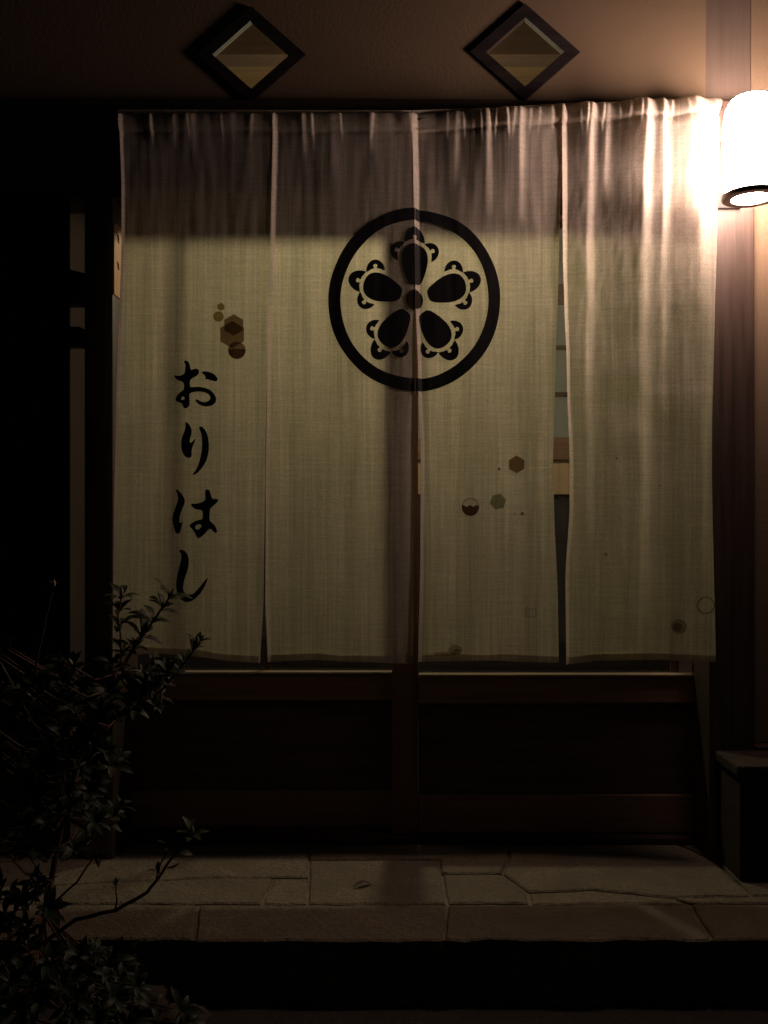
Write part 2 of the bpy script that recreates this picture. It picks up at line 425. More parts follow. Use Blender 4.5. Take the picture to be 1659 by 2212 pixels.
# narrow frosted pane left of the left post, dark cross pieces, planks beyond
box('frosted_pane', M['frost'], shop, -0.99, -0.855, 0.17, 0.176, 0.0, 1.904, 0.0)
p0 = px(147, 590, 2.7); p1 = px(183, 655, 2.7)
bm = bmesh.new()
plate_into(bm, [(p0.x-0.02, px(0, 577, 2.7).z), (px(183, 0, 2.7).x+0.01, px(0, 592, 2.7).z), (px(183, 0, 2.7).x+0.01, px(0, 654, 2.7).z), (p0.x-0.02, px(0, 655, 2.7).z)], [], 0.10, 0.16)
finish('cross_piece', bm, M['plank'], shop)
box('cross_piece', M['plank'], shop, p0.x-0.02, px(172, 0, 2.7).x, 0.10, 0.16, px(0, 746, 2.7).z, px(0, 705, 2.7).z, 0.002)
x = px(147, 0, 2.68).x
k = 0
while x > -2.2:
    w = (0.118, 0.124, 0.115, 0.12)[k % 4]; k += 1
    box('plank', M['plank'], shop, x-w+0.004, x, 0.075+0.004*(k % 2), 0.10, 0.0, 1.903, 0.003)
    x -= w
box('plank_backing', M['plank'], shop, -2.2, -0.992, 0.106, 0.19, 0.0, 1.904, 0.0)
# slotted plate screwed to the inner side of the left post
def zpx(y, d=2.66): return CAM.z+(1106-y)*d/FPX
y0, y1 = YP+0.003, YP+0.075
b2 = bmesh.new()
ztop, zbot = zpx(484), zpx(640)
ol = [(y0, zbot), (y1, zbot), (y1, ztop), (y0+0.02, ztop), (y0+0.006, ztop-0.004), (y0, ztop-0.014)]
holes = [[(YP+0.027, zpx(503)), (YP+0.05, zpx(507)), (YP+0.05, zpx(524)), (YP+0.027, zpx(519))], [(YP+0.027, zpx(563)), (YP+0.05, zpx(567)), (YP+0.05, zpx(582)), (YP+0.027, zpx(577))]]
plate_into(b2, ol, holes, 0.0, 0.003)            # built flat, then turned to face the doorway
for v in b2.verts: v.co = Vector((-0.7795+v.co.y, v.co.x, v.co.z))
finish('slotted_plate', b2, M['orange'], shop, label='orange slotted plate on the inner side of the left post')

# room behind the doors
box('room_floor', M['infloor'], shop, -1.6, 1.6, 0.30, 3.4, -0.02, 0.004, 0.0)
box('room_wall', M['inwall'], shop, -1.66, -1.6, 0.107, 3.4, -0.02, 3.1, 0.0)
box('room_wall', M['inwall'], shop, 1.6, 1.66, 0.191, 3.4, -0.02, 3.1, 0.0)
box('room_wall', M['inwall'], shop, -1.66, 1.66, 3.401, 3.46, -0.02, 3.1, 0.0)
box('room_ceiling', M['ceiling'], shop, -1.598, 1.598, 1.10, 3.4, 2.86, 3.07, 0.0)
box('room_ceiling', M['ceiling'], shop, -1.598, 1.598, 0.088, 1.0, 3.05, 3.07, 0.0)
box('ceiling_beam', M['ceiling_beam'], shop, -1.598, 1.598, 1.001, 1.099, 2.80, 3.07, 0.004)
box('room_wall', M['inwall'], shop, 1.07, 1.598, 0.195, 0.24, 0.0, 2.8, 0.0)
for z0, z1 in ((2.36, 2.49), (2.062, 2.088), (1.757, 1.783)):
    box('wall_rail', M['counter'], shop, -1.598, 1.598, 3.37, 3.40, z0, z1, 0.003)
# counter inside, glimpsed through the slit
ct = thing('counter', 'ochre fronted counter with brown top glimpsed through the right slit', 'counter', (0.5, 1.9, 0))
box('counter_top', M['counter'], ct, -1.4, 1.5, 1.80, 2.30, 1.25, 1.36, 0.006)
box('counter_front', M['batten'], ct, -1.38, 1.48, 1.82, 1.84, 1.085, 1.249, 0.003)
box('counter_body', M['frame'], ct, -1.38, 1.48, 1.845, 2.28, 0.005, 1.249, 0.004)
# lamp of the room
pl = thing('pendant_lamp', 'small bare globe lamp hanging inside, glowing through the curtain', 'lamp', (0.09, 0.75, 2.15))
bm = bmesh.new(); bmesh.ops.create_uvsphere(bm, u_segments=24, v_segments=14, radius=0.05)
bmesh.ops.translate(bm, verts=bm.verts[:], vec=(0.09, 0.75, 2.15)); finish('globe', bm, M['globe'], pl, True)
bm = bmesh.new(); lathe_into(bm, [(0.001, 2.245), (0.018, 2.24), (0.02, 2.205), (0.022, 2.196), (0.001, 2.195)], 0.09, 0.75, 16); finish('socket', bm, M['metal'], pl, True)
bm = bmesh.new(); tube_into(bm, [(0.09, 0.75, 2.24), (0.091, 0.75, 2.5), (0.09, 0.75, 3.049)], 0.003, 6); finish('cord', bm, M['cord'], pl)

# ------------------------------------------------------------------ sliding doors
def door(label, x0, x1, sl, sr, yf, th, bars, muntins, zrail):
    """x0..x1 outer width, sl / sr stile widths, yf front face"""
    d = thing('sliding_door', label, 'door', ((x0+x1)/2, yf, 0.024), 'sliding doors behind the curtain')
    yb = yf+th; zt = 1.903
    box('stile', M['door_v'], d, x0, x0+sl, yf, yb, 0.024, zt, 0.003)
    box('stile', M['door_v'], d, x1-sr, x1, yf, yb, 0.024, zt, 0.003)
    a = x0+sl+0.0005; b = x1-sr-0.0005
    box('rail', M['door_h'], d, a, b, yf-0.002, yb-0.003, zrail-0.083, zrail, 0.004)
    box('rail', M['door_h'], d, a, b, yf+0.003, yb-0.003, 0.026, 0.141, 0.004)
    box('rail', M['door_h'], d, a, b, yf+0.003, yb-0.003, 1.892, zt-0.002, 0.003)
    box('rail_glint_strip', M['rail_glint'], d, a+0.001, b-0.001, yf-0.012, yf+0.0215, zrail+0.0005, zrail+0.007, 0.002)  # pale strip added to paint the bright line of light on the rail
    box('lower_panel', M['door_panel'], d, a+0.001, b-0.001, yf+0.013, yf+0.021, 0.1415, zrail-0.0835, 0.0)
    zs = [zrail]+[z for z, h in bars]+[1.892]
    edges = [zrail+0.0075]
    for z, h in bars:
        box('muntin', M['door_h'], d, a, b, yf+0.007, yf+0.025, z-h/2, z+h/2, 0.001)
        edges += [z-h/2, z+h/2]
    edges.append(1.892)
    for xm in muntins:
        box('muntin', M['door_v'], d, xm-0.008, xm+0.008, yf+0.0265, yf+0.033, zrail+0.008, 1.891, 0.001)
    for z0, z1 in zip(edges[0::2], edges[1::2]):
        bm = bmesh.new(); plate_into(bm, [(a, z0), (b, z0), (b, z1), (a, z1)], [], yf+0.022, yf+0.025)
        finish('glass_pane', bm, M['glass'], d)
    return d
BARS = []
door('right sliding door, its glass half covered by the crest curtain, nearer of the pair', 0.024, 0.998, 0.0795, 0.0345, 0.17, 0.036, BARS, [px(1456, 0, 2.79).x], 0.503)
door('left sliding door behind the curtain, partly hidden by the shrub', -0.845, 0.10, 0.05, 0.065, 0.212, 0.036, BARS, [px(578, 0, 2.83).x], 0.503)

# ------------------------------------------------------------------ stone block at the right foot of the post
blk = thing('stone_block', 'low dark stone block at the foot of the right post', 'stone block', (1.3, -0.05, 0))
bm = bmesh.new(); box_into(bm, 0.962, 1.7, -0.128, YP-0.003, 0.004, 0.285, 0.004)
finish('block_body', bm, M['block'], blk)
bm = bmesh.new(); box_into(bm, 0.950, 1.7, -0.140, YP-0.002, 0.286, 0.316, 0.006)
finish('cap_stone', bm, M['block'], blk)

# ------------------------------------------------------------------ the curtain
PPM = 760.0
def top_y(x): return interp([(240, 241), (590, 240), (890, 239), (1010, 234), (1130, 228), (1215, 222), (1400, 216), (1560, 211)], x)
def bot_y(x): return interp([(240, 1420), (330, 1412), (420, 1418), (500, 1428), (562, 1432), (580, 1430), (680, 1426), (760, 1430), (893, 1434), (905, 1430), (1060, 1428), (1207, 1432), (1224, 1436), (1300, 1428), (1420, 1424), (1540, 1426)], x)
EDGE = [
 ([(240, 257), (400, 262), (520, 262), (900, 251), (1200, 245), (1430, 243)],
  [(240, 590), (500, 585), (800, 576), (1050, 572.5), (1300, 569), (1430, 562)]),
 ([(240, 590), (500, 585), (800, 576.5), (1050, 574), (1300, 573), (1430, 578)],
  [(240, 890), (400, 893), (500, 895), (640, 897), (800, 896), (1000, 894), (1430, 893)]),
 ([(240, 890), (400, 893), (500, 895), (640, 897.5), (800, 903), (1000, 909), (1200, 908), (1430, 903)],
  [(225, 1213), (400, 1211), (600, 1206), (800, 1200), (1000, 1195), (1100, 1197), (1300, 1205), (1430, 1207)]),
 ([(225, 1213), (400, 1214), (560, 1214), (640, 1217), (800, 1222), (1000, 1229), (1100, 1229), (1250, 1221), (1430, 1223)],
  [(212, 1558), (260, 1544), (500, 1540), (700, 1533), (900, 1528), (1050, 1528), (1200, 1532), (1430, 1538)]),
]
# folds: x at top, x lower, depth (m), left width px, right width px, y where it has faded
FOLDS = [
 [(372, 372, .004, 30, 6, 320), (412, 414, .005, 40, 8, 330), (500, 498, .003, 40, 8, 310)],
 [(652, 655, .006, 40, 6, 340), (715, 722, .003, 40, 14, 600), (797, 797, .006, 45, 6, 330)],
 [(985, 972, .009, 40, 8, 400), (1045, 1052, .010, 45, 8, 470), (1122, 1118, .016, 60, 8, 480)],
 [(1275, 1262, .024, 44, 9, 1150), (1308, 1300, .010, 26, 8, 430), (1388, 1372, .040, 58, 13, 1420),
  (1428, 1416, .024, 30, 9, 900), (1495, 1500, .036, 48, 14, 1350), (1538, 1528, .010, 40, 8, 1400)],
]
random.seed(11)
GATH = []
xg = 262.0
while xg < 1555:
    big = 1.0 if xg > 890 else 0.8
    GATH.append((xg, random.uniform(.0015, .0065)*big, random.uniform(8, 16), random.uniform(1.8, 3.2), random.uniform(-5, 5)))
    xg += random.uniform(35, 90) if xg < 890 else random.uniform(15, 34)
def bump1(s, wl, wr): return math.exp(-(s/(wl if s < 0 else wr))**2)
def tilt(x): return 0.022*max(327.0, 1540.0-x)/1300
def surf_y(i, x, y):
    """depth of curtain panel i at pixel x, y of its own plane"""
    xl = interp(EDGE[i][0], y); ty = top_y(x); h = y-ty
    g = 0.0
    # gathers of the sleeve
    if h < 130:
        fade = 1.0 if h < 36 else math.exp(-((h-36)/20)**2)
        for gx, A, wl, wd, sl in GATH:
            s = x-gx-sl*h/40
            if -40 < s < 20: g -= A*fade*bump1(s, wl*1.6, wd)
    if h < 42:
        s = max(0.0, min(1.0, h/42)); g -= 0.009*math.sin(math.pi*s)**0.7
        g += 0.010*max(0, 1-h/6)
    g -= 0.0016*math.exp(-((h-44)/5)**2)*-1
    # long folds
    for x0, x1, A, wl, wr, yend in FOLDS[i]:
        q = min(1.0, max(0.0, h/500)); cx = x0+(x1-x0)*q+5*noise.noise(Vector((x0*.1, y*.006, 0)))
        f = max(0.0, 1-(y-220)/(yend-220)) if y < yend else 0.0
        w = 1+0.8*q
        A2 = A*(f**0.5)*(0.8+0.4*noise.noise(Vector((x0*.3, y*.011, 4))))
        if A2 > 0: g -= A2*bump1(x-cx, wl*w, wr*w)
    # every width hangs like a saw tooth: a steep turn at its left edge, then slowly forward again
    xr = interp(EDGE[i][1], y); u = max(0.0, (x-xl)/(xr-xl))
    S, w = ((.006, 6), (.010, 10), (.022, 13), (.024, 14))[i]
    w *= 1-0.35*min(1, max(0, (y-420)/400))
    q = min(1.0, max(0.0, h/60)); low = min(1, max(0, (y-620)/500))
    S *= (0.55+0.45*q)*(1-0.55*low)
    tt = min(1.0, max(0.0, x-xl)/w); tt = tt*0.5+0.5*tt*tt*(3-2*tt)
    g += S*(max(0.0, 1-u)-(1-tt))
    if i == 1:                                   # right edge of second width leans back a little
        xr = interp(EDGE[1][1], y); g += 0.012*math.exp(-(xr-x)/10)*min(1, max(0, (y-600)/300))
    # soft billow and fine wrinkles
    b = min(1, h/300)
    g += 0.006*b*noise.noise(Vector((x*.0045+i*7, y*.0016, 2.0)))
    g += 0.0018*(0.4+0.6*min(1, max(0, (y-400)/300)))*noise.noise(Vector((x*.020, y*.0030, 7.0+i)))
    g += 0.0007*noise.noise(Vector((x*.060, y*.010, 3.0)))
    for yc, A3 in ((662, .0010), (853, .0013), (1040, .0006), (1240, .0008)): g -= A3*math.exp(-((y-yc-3*noise.noise(Vector((x*.01, yc, 0))))/4.5)**2)*(0.6+noise.noise(Vector((x*.012, yc*.1, 3))))
    wr_ = max(0, 1-abs(y-560)/420) if i == 3 else 0.0
    if wr_: g += 0.0013*wr_*noise.noise(Vector(((x+0.25*y)*.075, (y-0.2*x)*.028, 9.0)))
    g -= tilt(x)
    if i == 3: g -= 0.030*max(0.0, (x-1215)/325)**1.3*min(1, h/60)
    return g
def cpos(i, x, y, off=0.0):
    k = (2.6-tilt(x))/FPX
    return Vector(((x-829.5)*k, surf_y(i, x, y)+off, CAM.z+(1106-y)*k))

noren = thing('noren_curtain', 'undyed cloth entrance curtain in four widths with black crest and lettering', 'curtain', (0, 0, 0.56))
PANEL_LABEL = ['left width with brushed black lettering', 'second width with half of the crest', 'third width with half of the crest', 'right width, lit by the lantern']
panels = []
for i in range(4):
    bm = bmesh.new(); nu = 170; vsr = []
    ys = [q*3.0 for q in range(0, 24)]+[72+q*4 for q in range(1, 16)]
    vv = []
    nlow = 150
    for u in range(nu+1):
        pass
    rows = []
    heads = [k*2.6 for k in range(0, 26)]
    last = heads[-1]
    for r in range(len(heads)+nlow):
        row = []
        for u in range(nu+1):
            uu = u/nu; uu = uu*0.75+0.25*(1-math.cos(math.pi*uu/2)) if True else uu
            # provisional y
            y = 800.0
            for _ in range(3):
                xl = interp(EDGE[i][0], y); xr = interp(EDGE[i][1], y); x = xl+(xr-xl)*uu
                ty = top_y(x); by = bot_y(x)
                if r < len(heads): y = ty+heads[r]
                else: y = ty+last+(by-ty-last)*((r-len(heads)+1)/nlow)
            xl = interp(EDGE[i][0], y); xr = interp(EDGE[i][1], y); x = xl+(xr-xl)*uu
            row.append(bm.verts.new(cpos(i, x, y)))
        rows.append(row)
    for a, b in zip(rows, rows[1:]):
        for u in range(nu): bm.faces.new((a[u], a[u+1], b[u+1], b[u]))
    pnl = finish('cloth_panel', bm, M['cloth'], noren, True, PANEL_LABEL[i])
    panels.append(pnl)
    # turned-up hem: a second layer behind the foot of the cloth
    bm = bmesh.new(); rows = []
    for r in range(4):
        row = []
        for u in range(61):
            uu = 0.004+0.992*u/60; y = 1425
            xl = interp(EDGE[i][0], y); xr = interp(EDGE[i][1], y); x = xl+(xr-xl)*uu
            by = bot_y(x)-0.6; hh = 19+4*noise.noise(Vector((x*.013, i, 0)))
            y = by-hh*(1-r/3)
            row.append(bm.verts.new(cpos(i, x, y, 0.0035)))
        rows.append(row)
    for a, b in zip(rows, rows[1:]):
        for u in range(60): bm.faces.new((a[u], a[u+1], b[u+1], b[u]))
    finish('hem', bm, M['cloth'], pnl, True)
    # turned sleeve behind the pole
    bm = bmesh.new(); rows = []
    for r in range(9):
        row = []
        for u in range(41):
            uu = 0.002+0.996*u/40; y = 250
            xl = interp(EDGE[i][0], y); xr = interp(EDGE[i][1], y); x = xl+(xr-xl)*uu
            h = 1+42*r/8; y = top_y(x)+h
            row.append(bm.verts.new(Vector(((x-829.5)/PPM, 0.004-tilt(x)+0.024*math.sin(math.pi*r/8)**0.7, CAM.z+(1106-y)/PPM))))
        rows.append(row)
    for a, b in zip(rows, rows[1:]):
        for u in range(40): bm.faces.new((a[u], a[u+1], b[u+1], b[u]))
    finish('sleeve', bm, M['cloth'], pnl, True)

def prt(name, i, loops, mat, off=-0.0013, label=None, sx=5.0, sy=9.0, clip=None):
    """flat print on panel i: outline + holes in pixels, cut fine enough to follow the folds"""
    b = bmesh.new(); cdt_into(b, loops, 0.0)
    xs = [v.co.x for v in b.verts]; zs = [v.co.z for v in b.verts]
    if clip is not None:
        cx, side = clip
        bmesh.ops.bisect_plane(b, geom=b.verts[:]+b.edges[:]+b.faces[:], plane_co=(cx, 0, 0), plane_no=(side, 0, 0), clear_outer=True)
        if not b.faces: b.free(); return None
        xs = [v.co.x for v in b.verts]; zs = [v.co.z for v in b.verts]
    x = min(xs)+sx
    while x < max(xs):
        bmesh.ops.bisect_plane(b, geom=b.verts[:]+b.edges[:]+b.faces[:], plane_co=(x, 0, 0), plane_no=(1, 0, 0)); x += sx
    z = min(zs)+sy
    while z < max(zs):
        bmesh.ops.bisect_plane(b, geom=b.verts[:]+b.edges[:]+b.faces[:], plane_co=(0, 0, z), plane_no=(0, 0, 1)); z += sy
    for v in b.verts: v.co = cpos(i, v.co.x, v.co.z, off)
    return finish(name, b, mat, panels[i], True, label)

# --- crest: ring, five petals with scallops, centre disc
CX, CY = 896.0, 646.4
def ell(rx, ry, n=96, wob=0.0):
    return [(CX+(rx+wob*noise.noise(Vector((math.cos(a)*2, math.sin(a)*2, rx))))*math.cos(a), CY+(ry+wob*noise.noise(Vector((math.cos(a)*2, math.sin(a)*2, rx))))*math.sin(a)) for a in [2*math.pi*k/n for k in range(n)]]
Z = 0.2451
def crest_pt(ang, x, r):
    """x sideways, r outward, in traced units, for the petal at ang degrees clockwise from the top"""
    a = R(ang); X = x*math.cos(a)+r*math.sin(a); Y = x*math.sin(a)-r*math.cos(a)
    return (CX+X*Z*0.955, CY+Y*Z*1.0)
PET = [(-58, 138), (-98, 230), (-122, 320), (-124, 385), (-108, 440), (-72, 480), (0, 498), (72, 480), (108, 440), (124, 385), (122, 320), (98, 230), (58, 138), (0, 128)]
def scallop(w, h):
    o = []
    for k in range(13):
        a = math.pi-math.pi*k/12
        o.append((w*math.cos(a), h*math.sin(a)**0.85))
    o += [(w*.72, 3), (w*.45, 12), (15, 14), (13, 26), (20, 36), (15, 49), (0, 53), (-15, 49), (-20, 36), (-13, 26), (-15, 14), (-w*.45, 12), (-w*.72, 3)]
    return o
crest = [('crest_ring', [ell(186.5, 197.5, 96, 3.0), ell(160.5, 171.5, 96, 3.0)], 'ink')]
for k in range(5):
    ang = 72*k
    crest.append(('crest_petal', [chaikin([crest_pt(ang, x, r) for x, r in PET], 1)], 'ink'))
    for da, dist, w, h in ((0, 146, 96, 126), (68, 146, 87, 92), (-68, 146, 87, 92)):
        pts = []
        for x, r in scallop(w, h):
            xx, rr = x, r+dist-14*abs(x/w)**2*0.9
            c, s = math.cos(R(da)), math.sin(R(da))
            pts.append(crest_pt(ang, xx*c+rr*s, 370+(-xx*s+rr*c)))
        crest.append(('crest_scallop', [pts], 'ink'))
crest.append(('crest_disc', [[(CX+76*Z*math.cos(a), CY+86*Z*math.sin(a)) for a in [2*math.pi*k/28 for k in range(28)]]], 'disc_dye'))
for name, loops, m in crest:
    xs = [p[0] for p in loops[0]]
    cut = 896.3
    if min(xs) < cut: prt(name, 1, loops, M[m], clip=(cut-0.4, 1) if max(xs) > cut else None)
    if max(xs) > cut: prt(name, 2, loops, M[m], sx=2.5, off=-0.0016, clip=(cut+0.9, -1) if min(xs) < cut else None)

# --- lettering, brushed kana
def m1(pts): return chaikin([(352.4+x*.12872, 759.0+y*.12872) for x, y in pts], 1)
def m2(pts): return chaikin([(352.4+x*.13487, 1030.1+y*.13487) for x, y in pts], 1)
O1 = [(340,170),(370,152),(410,160),(440,200),(455,270),(465,320),(520,292),(570,288),(605,320),(600,370),(560,415),(510,440),(465,465),(450,500),(448,560),(455,603),(540,595),(640,597),(740,622),(810,665),(865,725),(892,790),(885,850),(840,900),(770,922),(700,925),(640,910),(590,885),(550,840),(540,805),(560,800),(610,830),(660,850),(720,850),(770,830),(795,790),(785,745),(740,705),(680,682),(600,672),(520,680),(470,695),(440,715),(443,800),(445,910),(410,945),(375,960),(340,945),(325,890),(295,860),(240,848),(205,825),(205,795),(240,730),(290,680),(350,640),(350,570),(340,520),(300,500),(240,480),(200,445),(180,405),(200,400),(250,410),(310,400),(355,375),(365,330),(372,250),(365,205),(350,185)]
O1h = [(295,800),(305,770),(340,755),(362,775),(355,805),(325,820)]
O2 = [(640,350),(680,333),(760,340),(830,365),(880,405),(912,450),(912,485),(885,505),(840,498),(780,475),(730,468),(705,465),(715,440),(700,405),(665,375)]
RI1 = [(375,1182),(420,1205),(460,1260),(482,1330),(475,1400),(450,1470),(445,1520),(465,1542),(500,1500),(550,1455),(530,1520),(505,1575),(490,1620),(475,1680),(482,1740),(465,1780),(430,1790),(385,1780),(345,1735),(315,1680),(298,1580),(305,1480),(335,1390),(370,1310),(375,1240)]
RI2 = [(600,1270),(630,1255),(670,1275),(715,1330),(750,1420),(768,1540),(768,1660),(745,1790),(700,1890),(640,1970),(580,2040),(530,2070),(495,2072),(500,2050),(545,2000),(590,1910),(620,1810),(645,1690),(655,1570),(650,1460),(640,1380),(610,1310)]
HA1 = [(200,198),(230,205),(280,250),(330,320),(350,390),(335,450),(300,530),(270,610),(255,680),(258,735),(280,740),(318,710),(300,770),(285,830),(270,890),(240,912),(205,905),(180,850),(160,760),(143,690),(155,600),(190,500),(230,400),(240,330),(225,270),(203,220)]
HA2 = [(675,215),(705,198),(745,215),(765,280),(780,335),(800,360),(850,348),(885,365),(875,400),(840,435),(790,475),(755,510),(750,560),(742,640),(745,705),(780,730),(830,780),(865,850),(865,890),(835,900),(800,870),(755,825),(720,850),(680,900),(620,955),(570,985),(540,970),(510,900),(470,840),(415,790),(430,765),(480,725),(550,695),(630,685),(637,620),(635,560),(620,535),(560,525),(500,510),(460,470),(440,435),(470,430),(540,430),(610,410),(670,380),(678,330),(672,270)]
HA2h = [(510,800),(540,765),(590,758),(617,780),(600,820),(560,848),(520,835)]
SHI = [(250,1180),(285,1165),(330,1175),(380,1225),(410,1300),(410,1400),(390,1500),(355,1600),(330,1680),(318,1770),(325,1830),(360,1870),(410,1888),(470,1880),(530,1830),(600,1745),(660,1670),(720,1605),(700,1680),(660,1770),(610,1850),(540,1930),(470,1985),(400,2008),(340,2000),(280,1960),(235,1890),(210,1800),(208,1690),(225,1580),(260,1440),(290,1310),(290,1230),(260,1205)]
for loops in ([m1(O1), m1(O1h)], [m1(O2)], [m1(RI1)], [m1(RI2)], [m2(HA1)], [m2(HA2), m2(HA2h)], [m2(SHI)]):
    prt('brush_stroke', 0, loops, M['ink'])

# --- dyed hexagons and roundels
def s4(x, y): return (433.7+x*.07353, 637.0+y*.07353)
def s5(x, y): return (975.9+x*.11438, 962.3+y*.11438)
def s8(x, y): return (1409.6+x*.08987, 1260.5+y*.08987)
def poly(f, cx, cy, r, n, a0=0.0, lower=None):
    pts = [(cx+r*math.sin(a0+2*math.pi*k/n), cy-r*math.cos(a0+2*math.pi*k/n)) for k in range(n)]
    if lower is not None: pts = [(x, max(y, lower+18*math.sin(x*.05))) for x, y in pts]
    return [f(x, y) for x, y in pts]
prt('dyed_hexagon', 0, [poly(s4, 590, 350, 120, 6, 0.1)], M['olive_dye'], -0.0012)
prt('dyed_roundel', 0, [poly(s4, 520, 635, 152, 24)], M['olive_dye'], -0.0016)
prt('dyed_hexagon', 0, [poly(s4, 920, 1165, 400, 6)], M['brown_dye'], -0.0012)
prt('dyed_hexagon', 0, [poly(s4, 968, 885, 318, 6)], M['brown_dye'], -0.0016)
prt('dyed_roundel', 0, [poly(s4, 1062, 1630, 258, 28)], M['brown_dye'], -0.0020)
prt('roundel_landscape', 0, [poly(s4, 1062, 1630, 250, 40, 0, 1590)], M['brown_dye'], -0.0024)
prt('dyed_hexagon', 2, [poly(s5, 1230, 355, 168, 6)], M['brown_dye'])
prt('dyed_roundel', 2, [poly(s5, 355, 1165, 166, 28), poly(s5, 355, 1165, 152, 28)], M['brown_dye'])
prt('roundel_landscape', 2, [poly(s5, 355, 1165, 158, 40, 0, 1140)], M['dark_dye'], -0.0016)
prt('dyed_hexagon', 2, [poly(s5, 875, 1060, 158, 6, 0.3)], M['green_dye'])
for cx, cy, r in ((895, 440, 36), (1330, 1285, 44), (1190, 1290, 20)):
    prt('ink_fleck', 2, [[s5(cx+r*(0.8+0.4*math.sin(k*2.3))*math.cos(k*.7), cy+r*(0.8+0.3*math.sin(k*1.7))*math.sin(k*.7)) for k in range(9)]], M['brown_dye'])
prt('dyed_roundel', 3, [poly(s8, 580, 1010, 178, 24)], M['stain'])
prt('dyed_roundel', 3, [poly(s8, 545, 1030, 110, 20)], M['stain'], -0.0018)
prt('dyed_roundel', 3, [poly(s8, 1180, 500, 215, 24), poly(s8, 1180, 500, 175, 24)], M['stain'])
for x, y, r in ((1328, 990, 3.0), (1306, 1197, 4.5), (1421, 1050, 2.2), (1335, 1120, 2.0)):
    prt('ink_fleck', 3, [[(x+r*math.cos(k*.8), y+r*(0.8+.3*math.sin(k))*math.sin(k*.8)) for k in range(8)]], M['stain'])
for cx, cy, rx, ry, mt in ((962, 1412, 26, 4, 'stain'), (984, 1404, 15, 11, 'stain'), (988, 1408, 9, 6, 'stain')):
    ol = [(cx+rx*(1+0.45*noise.noise(Vector((k*.9, cx, 0))))*math.cos(k*.3142), cy+ry*(1+0.6*noise.noise(Vector((k*.8, cy, 5))))*math.sin(k*.3142)) for k in range(20)]
    prt('hem_stain', 2, [ol], M[mt], -0.0011-0.0003*(cx > 970)-0.0003*(cx > 985))
# pale seal mark near the foot of the third width
for x0, x1, y0, y1 in ((1135, 1138, 1314, 1334), (1156, 1159.5, 1314, 1334), (1138, 1156, 1330, 1334), (1138, 1156, 1314, 1317), (1142, 1144.5, 1317, 1330), (1149, 1151.5, 1317, 1330), (1138, 1140, 1309, 1313), (1153, 1156, 1309, 1313)):
    prt('seal_stroke', 2, [[(x0, y0), (x1, y0), (x1, y1), (x0, y1)]], M['white_ink'])

# pole the curtain hangs from
pole = thing('curtain_pole', 'thin dark pole in the sleeve along the top of the curtain', 'pole', (0, 0.012, 2.12))
bm = bmesh.new()
pp = []
for k in range(30):
    x = 246+(1562-246)*k/29; pp.append(((x-829.5)/PPM, 0.012-tilt(x), CAM.z+(1106-top_y(x)-20)/PPM))
tube_into(bm, pp, 0.008, 10); finish('rod', bm, M['beam'], pole, True)
for k in (1, 15, 28):
    q = Vector(pp[k]); bm = bmesh.new(); tube_into(bm, [q+Vector((0, 0.004, 0.004)), q+Vector((0, 0.012, 0.012)), (q.x, 0.035, q.z+0.012)], 0.003, 6); finish('hook', bm, M['metal'], pole)

# ------------------------------------------------------------------ lantern on the right post
LX, LY = 0.988, -0.140
lan = thing('wall_lantern', 'glowing white wall lantern with black base ring on the right post', 'lantern', (LX, LY, 1.84))
bm = bmesh.new()
lathe_into(bm, [(0.066, 1.853), (0.0725, 1.88), (0.0735, 1.96), (0.0725, 2.04), (0.066, 2.085), (0.052, 2.108), (0.030, 2.119), (0.001, 2.121)], LX, LY, 48)
finish('opal_shade', bm, M['opal'], lan, True)
bm = bmesh.new()
lathe_into(bm, [(0.052, 1.842), (0.073, 1.842), (0.0765, 1.845), (0.0765, 1.854), (0.069, 1.858), (0.053, 1.855)], LX, LY, 48, True)
finish('base_ring', bm, M['ring'], lan)
bm = bmesh.new()
bmesh.ops.create_circle(bm, cap_ends=True, segments=40, radius=0.0522)
bmesh.ops.translate(bm, verts=bm.verts[:], vec=(LX, LY, 1.849)); finish('bottom_glass', bm, M['opal'], lan)
for k in range(8):
    a = 2*math.pi*(k+.5)/8
    bm = bmesh.new(); pr = [(0.0745, 2.045), (0.0690, 2.083), (0.054, 2.110), (0.031, 2.1215), (0.006, 2.124)]
    tube_into(bm, [(LX+r*math.cos(a), LY+r*math.sin(a), z) for r, z in pr], [.0008, .0014, .0014, .0014, .0014], 6)
    finish('cage_rib', bm, M['metal'], lan)
bm = bmesh.new(); lathe_into(bm, [(0.001, 2.133), (0.006, 2.131), (0.008, 2.125), (0.006, 2.1225), (0.001, 2.122)], LX, LY, 16); finish('finial', bm, M['metal'], lan, True)
box('back_plate', M['metal'], lan, LX-0.035, LX+0.035, YP-0.011, YP-0.001, 1.87, 2.06, 0.003)
bm = bmesh.new(); tube_into(bm, [(LX, YP-0.01, 1.90), (LX, -0.03, 1.90), (LX, LY+0.065, 1.90)], 0.008, 10); finish('arm', bm, M['metal'], lan, True)

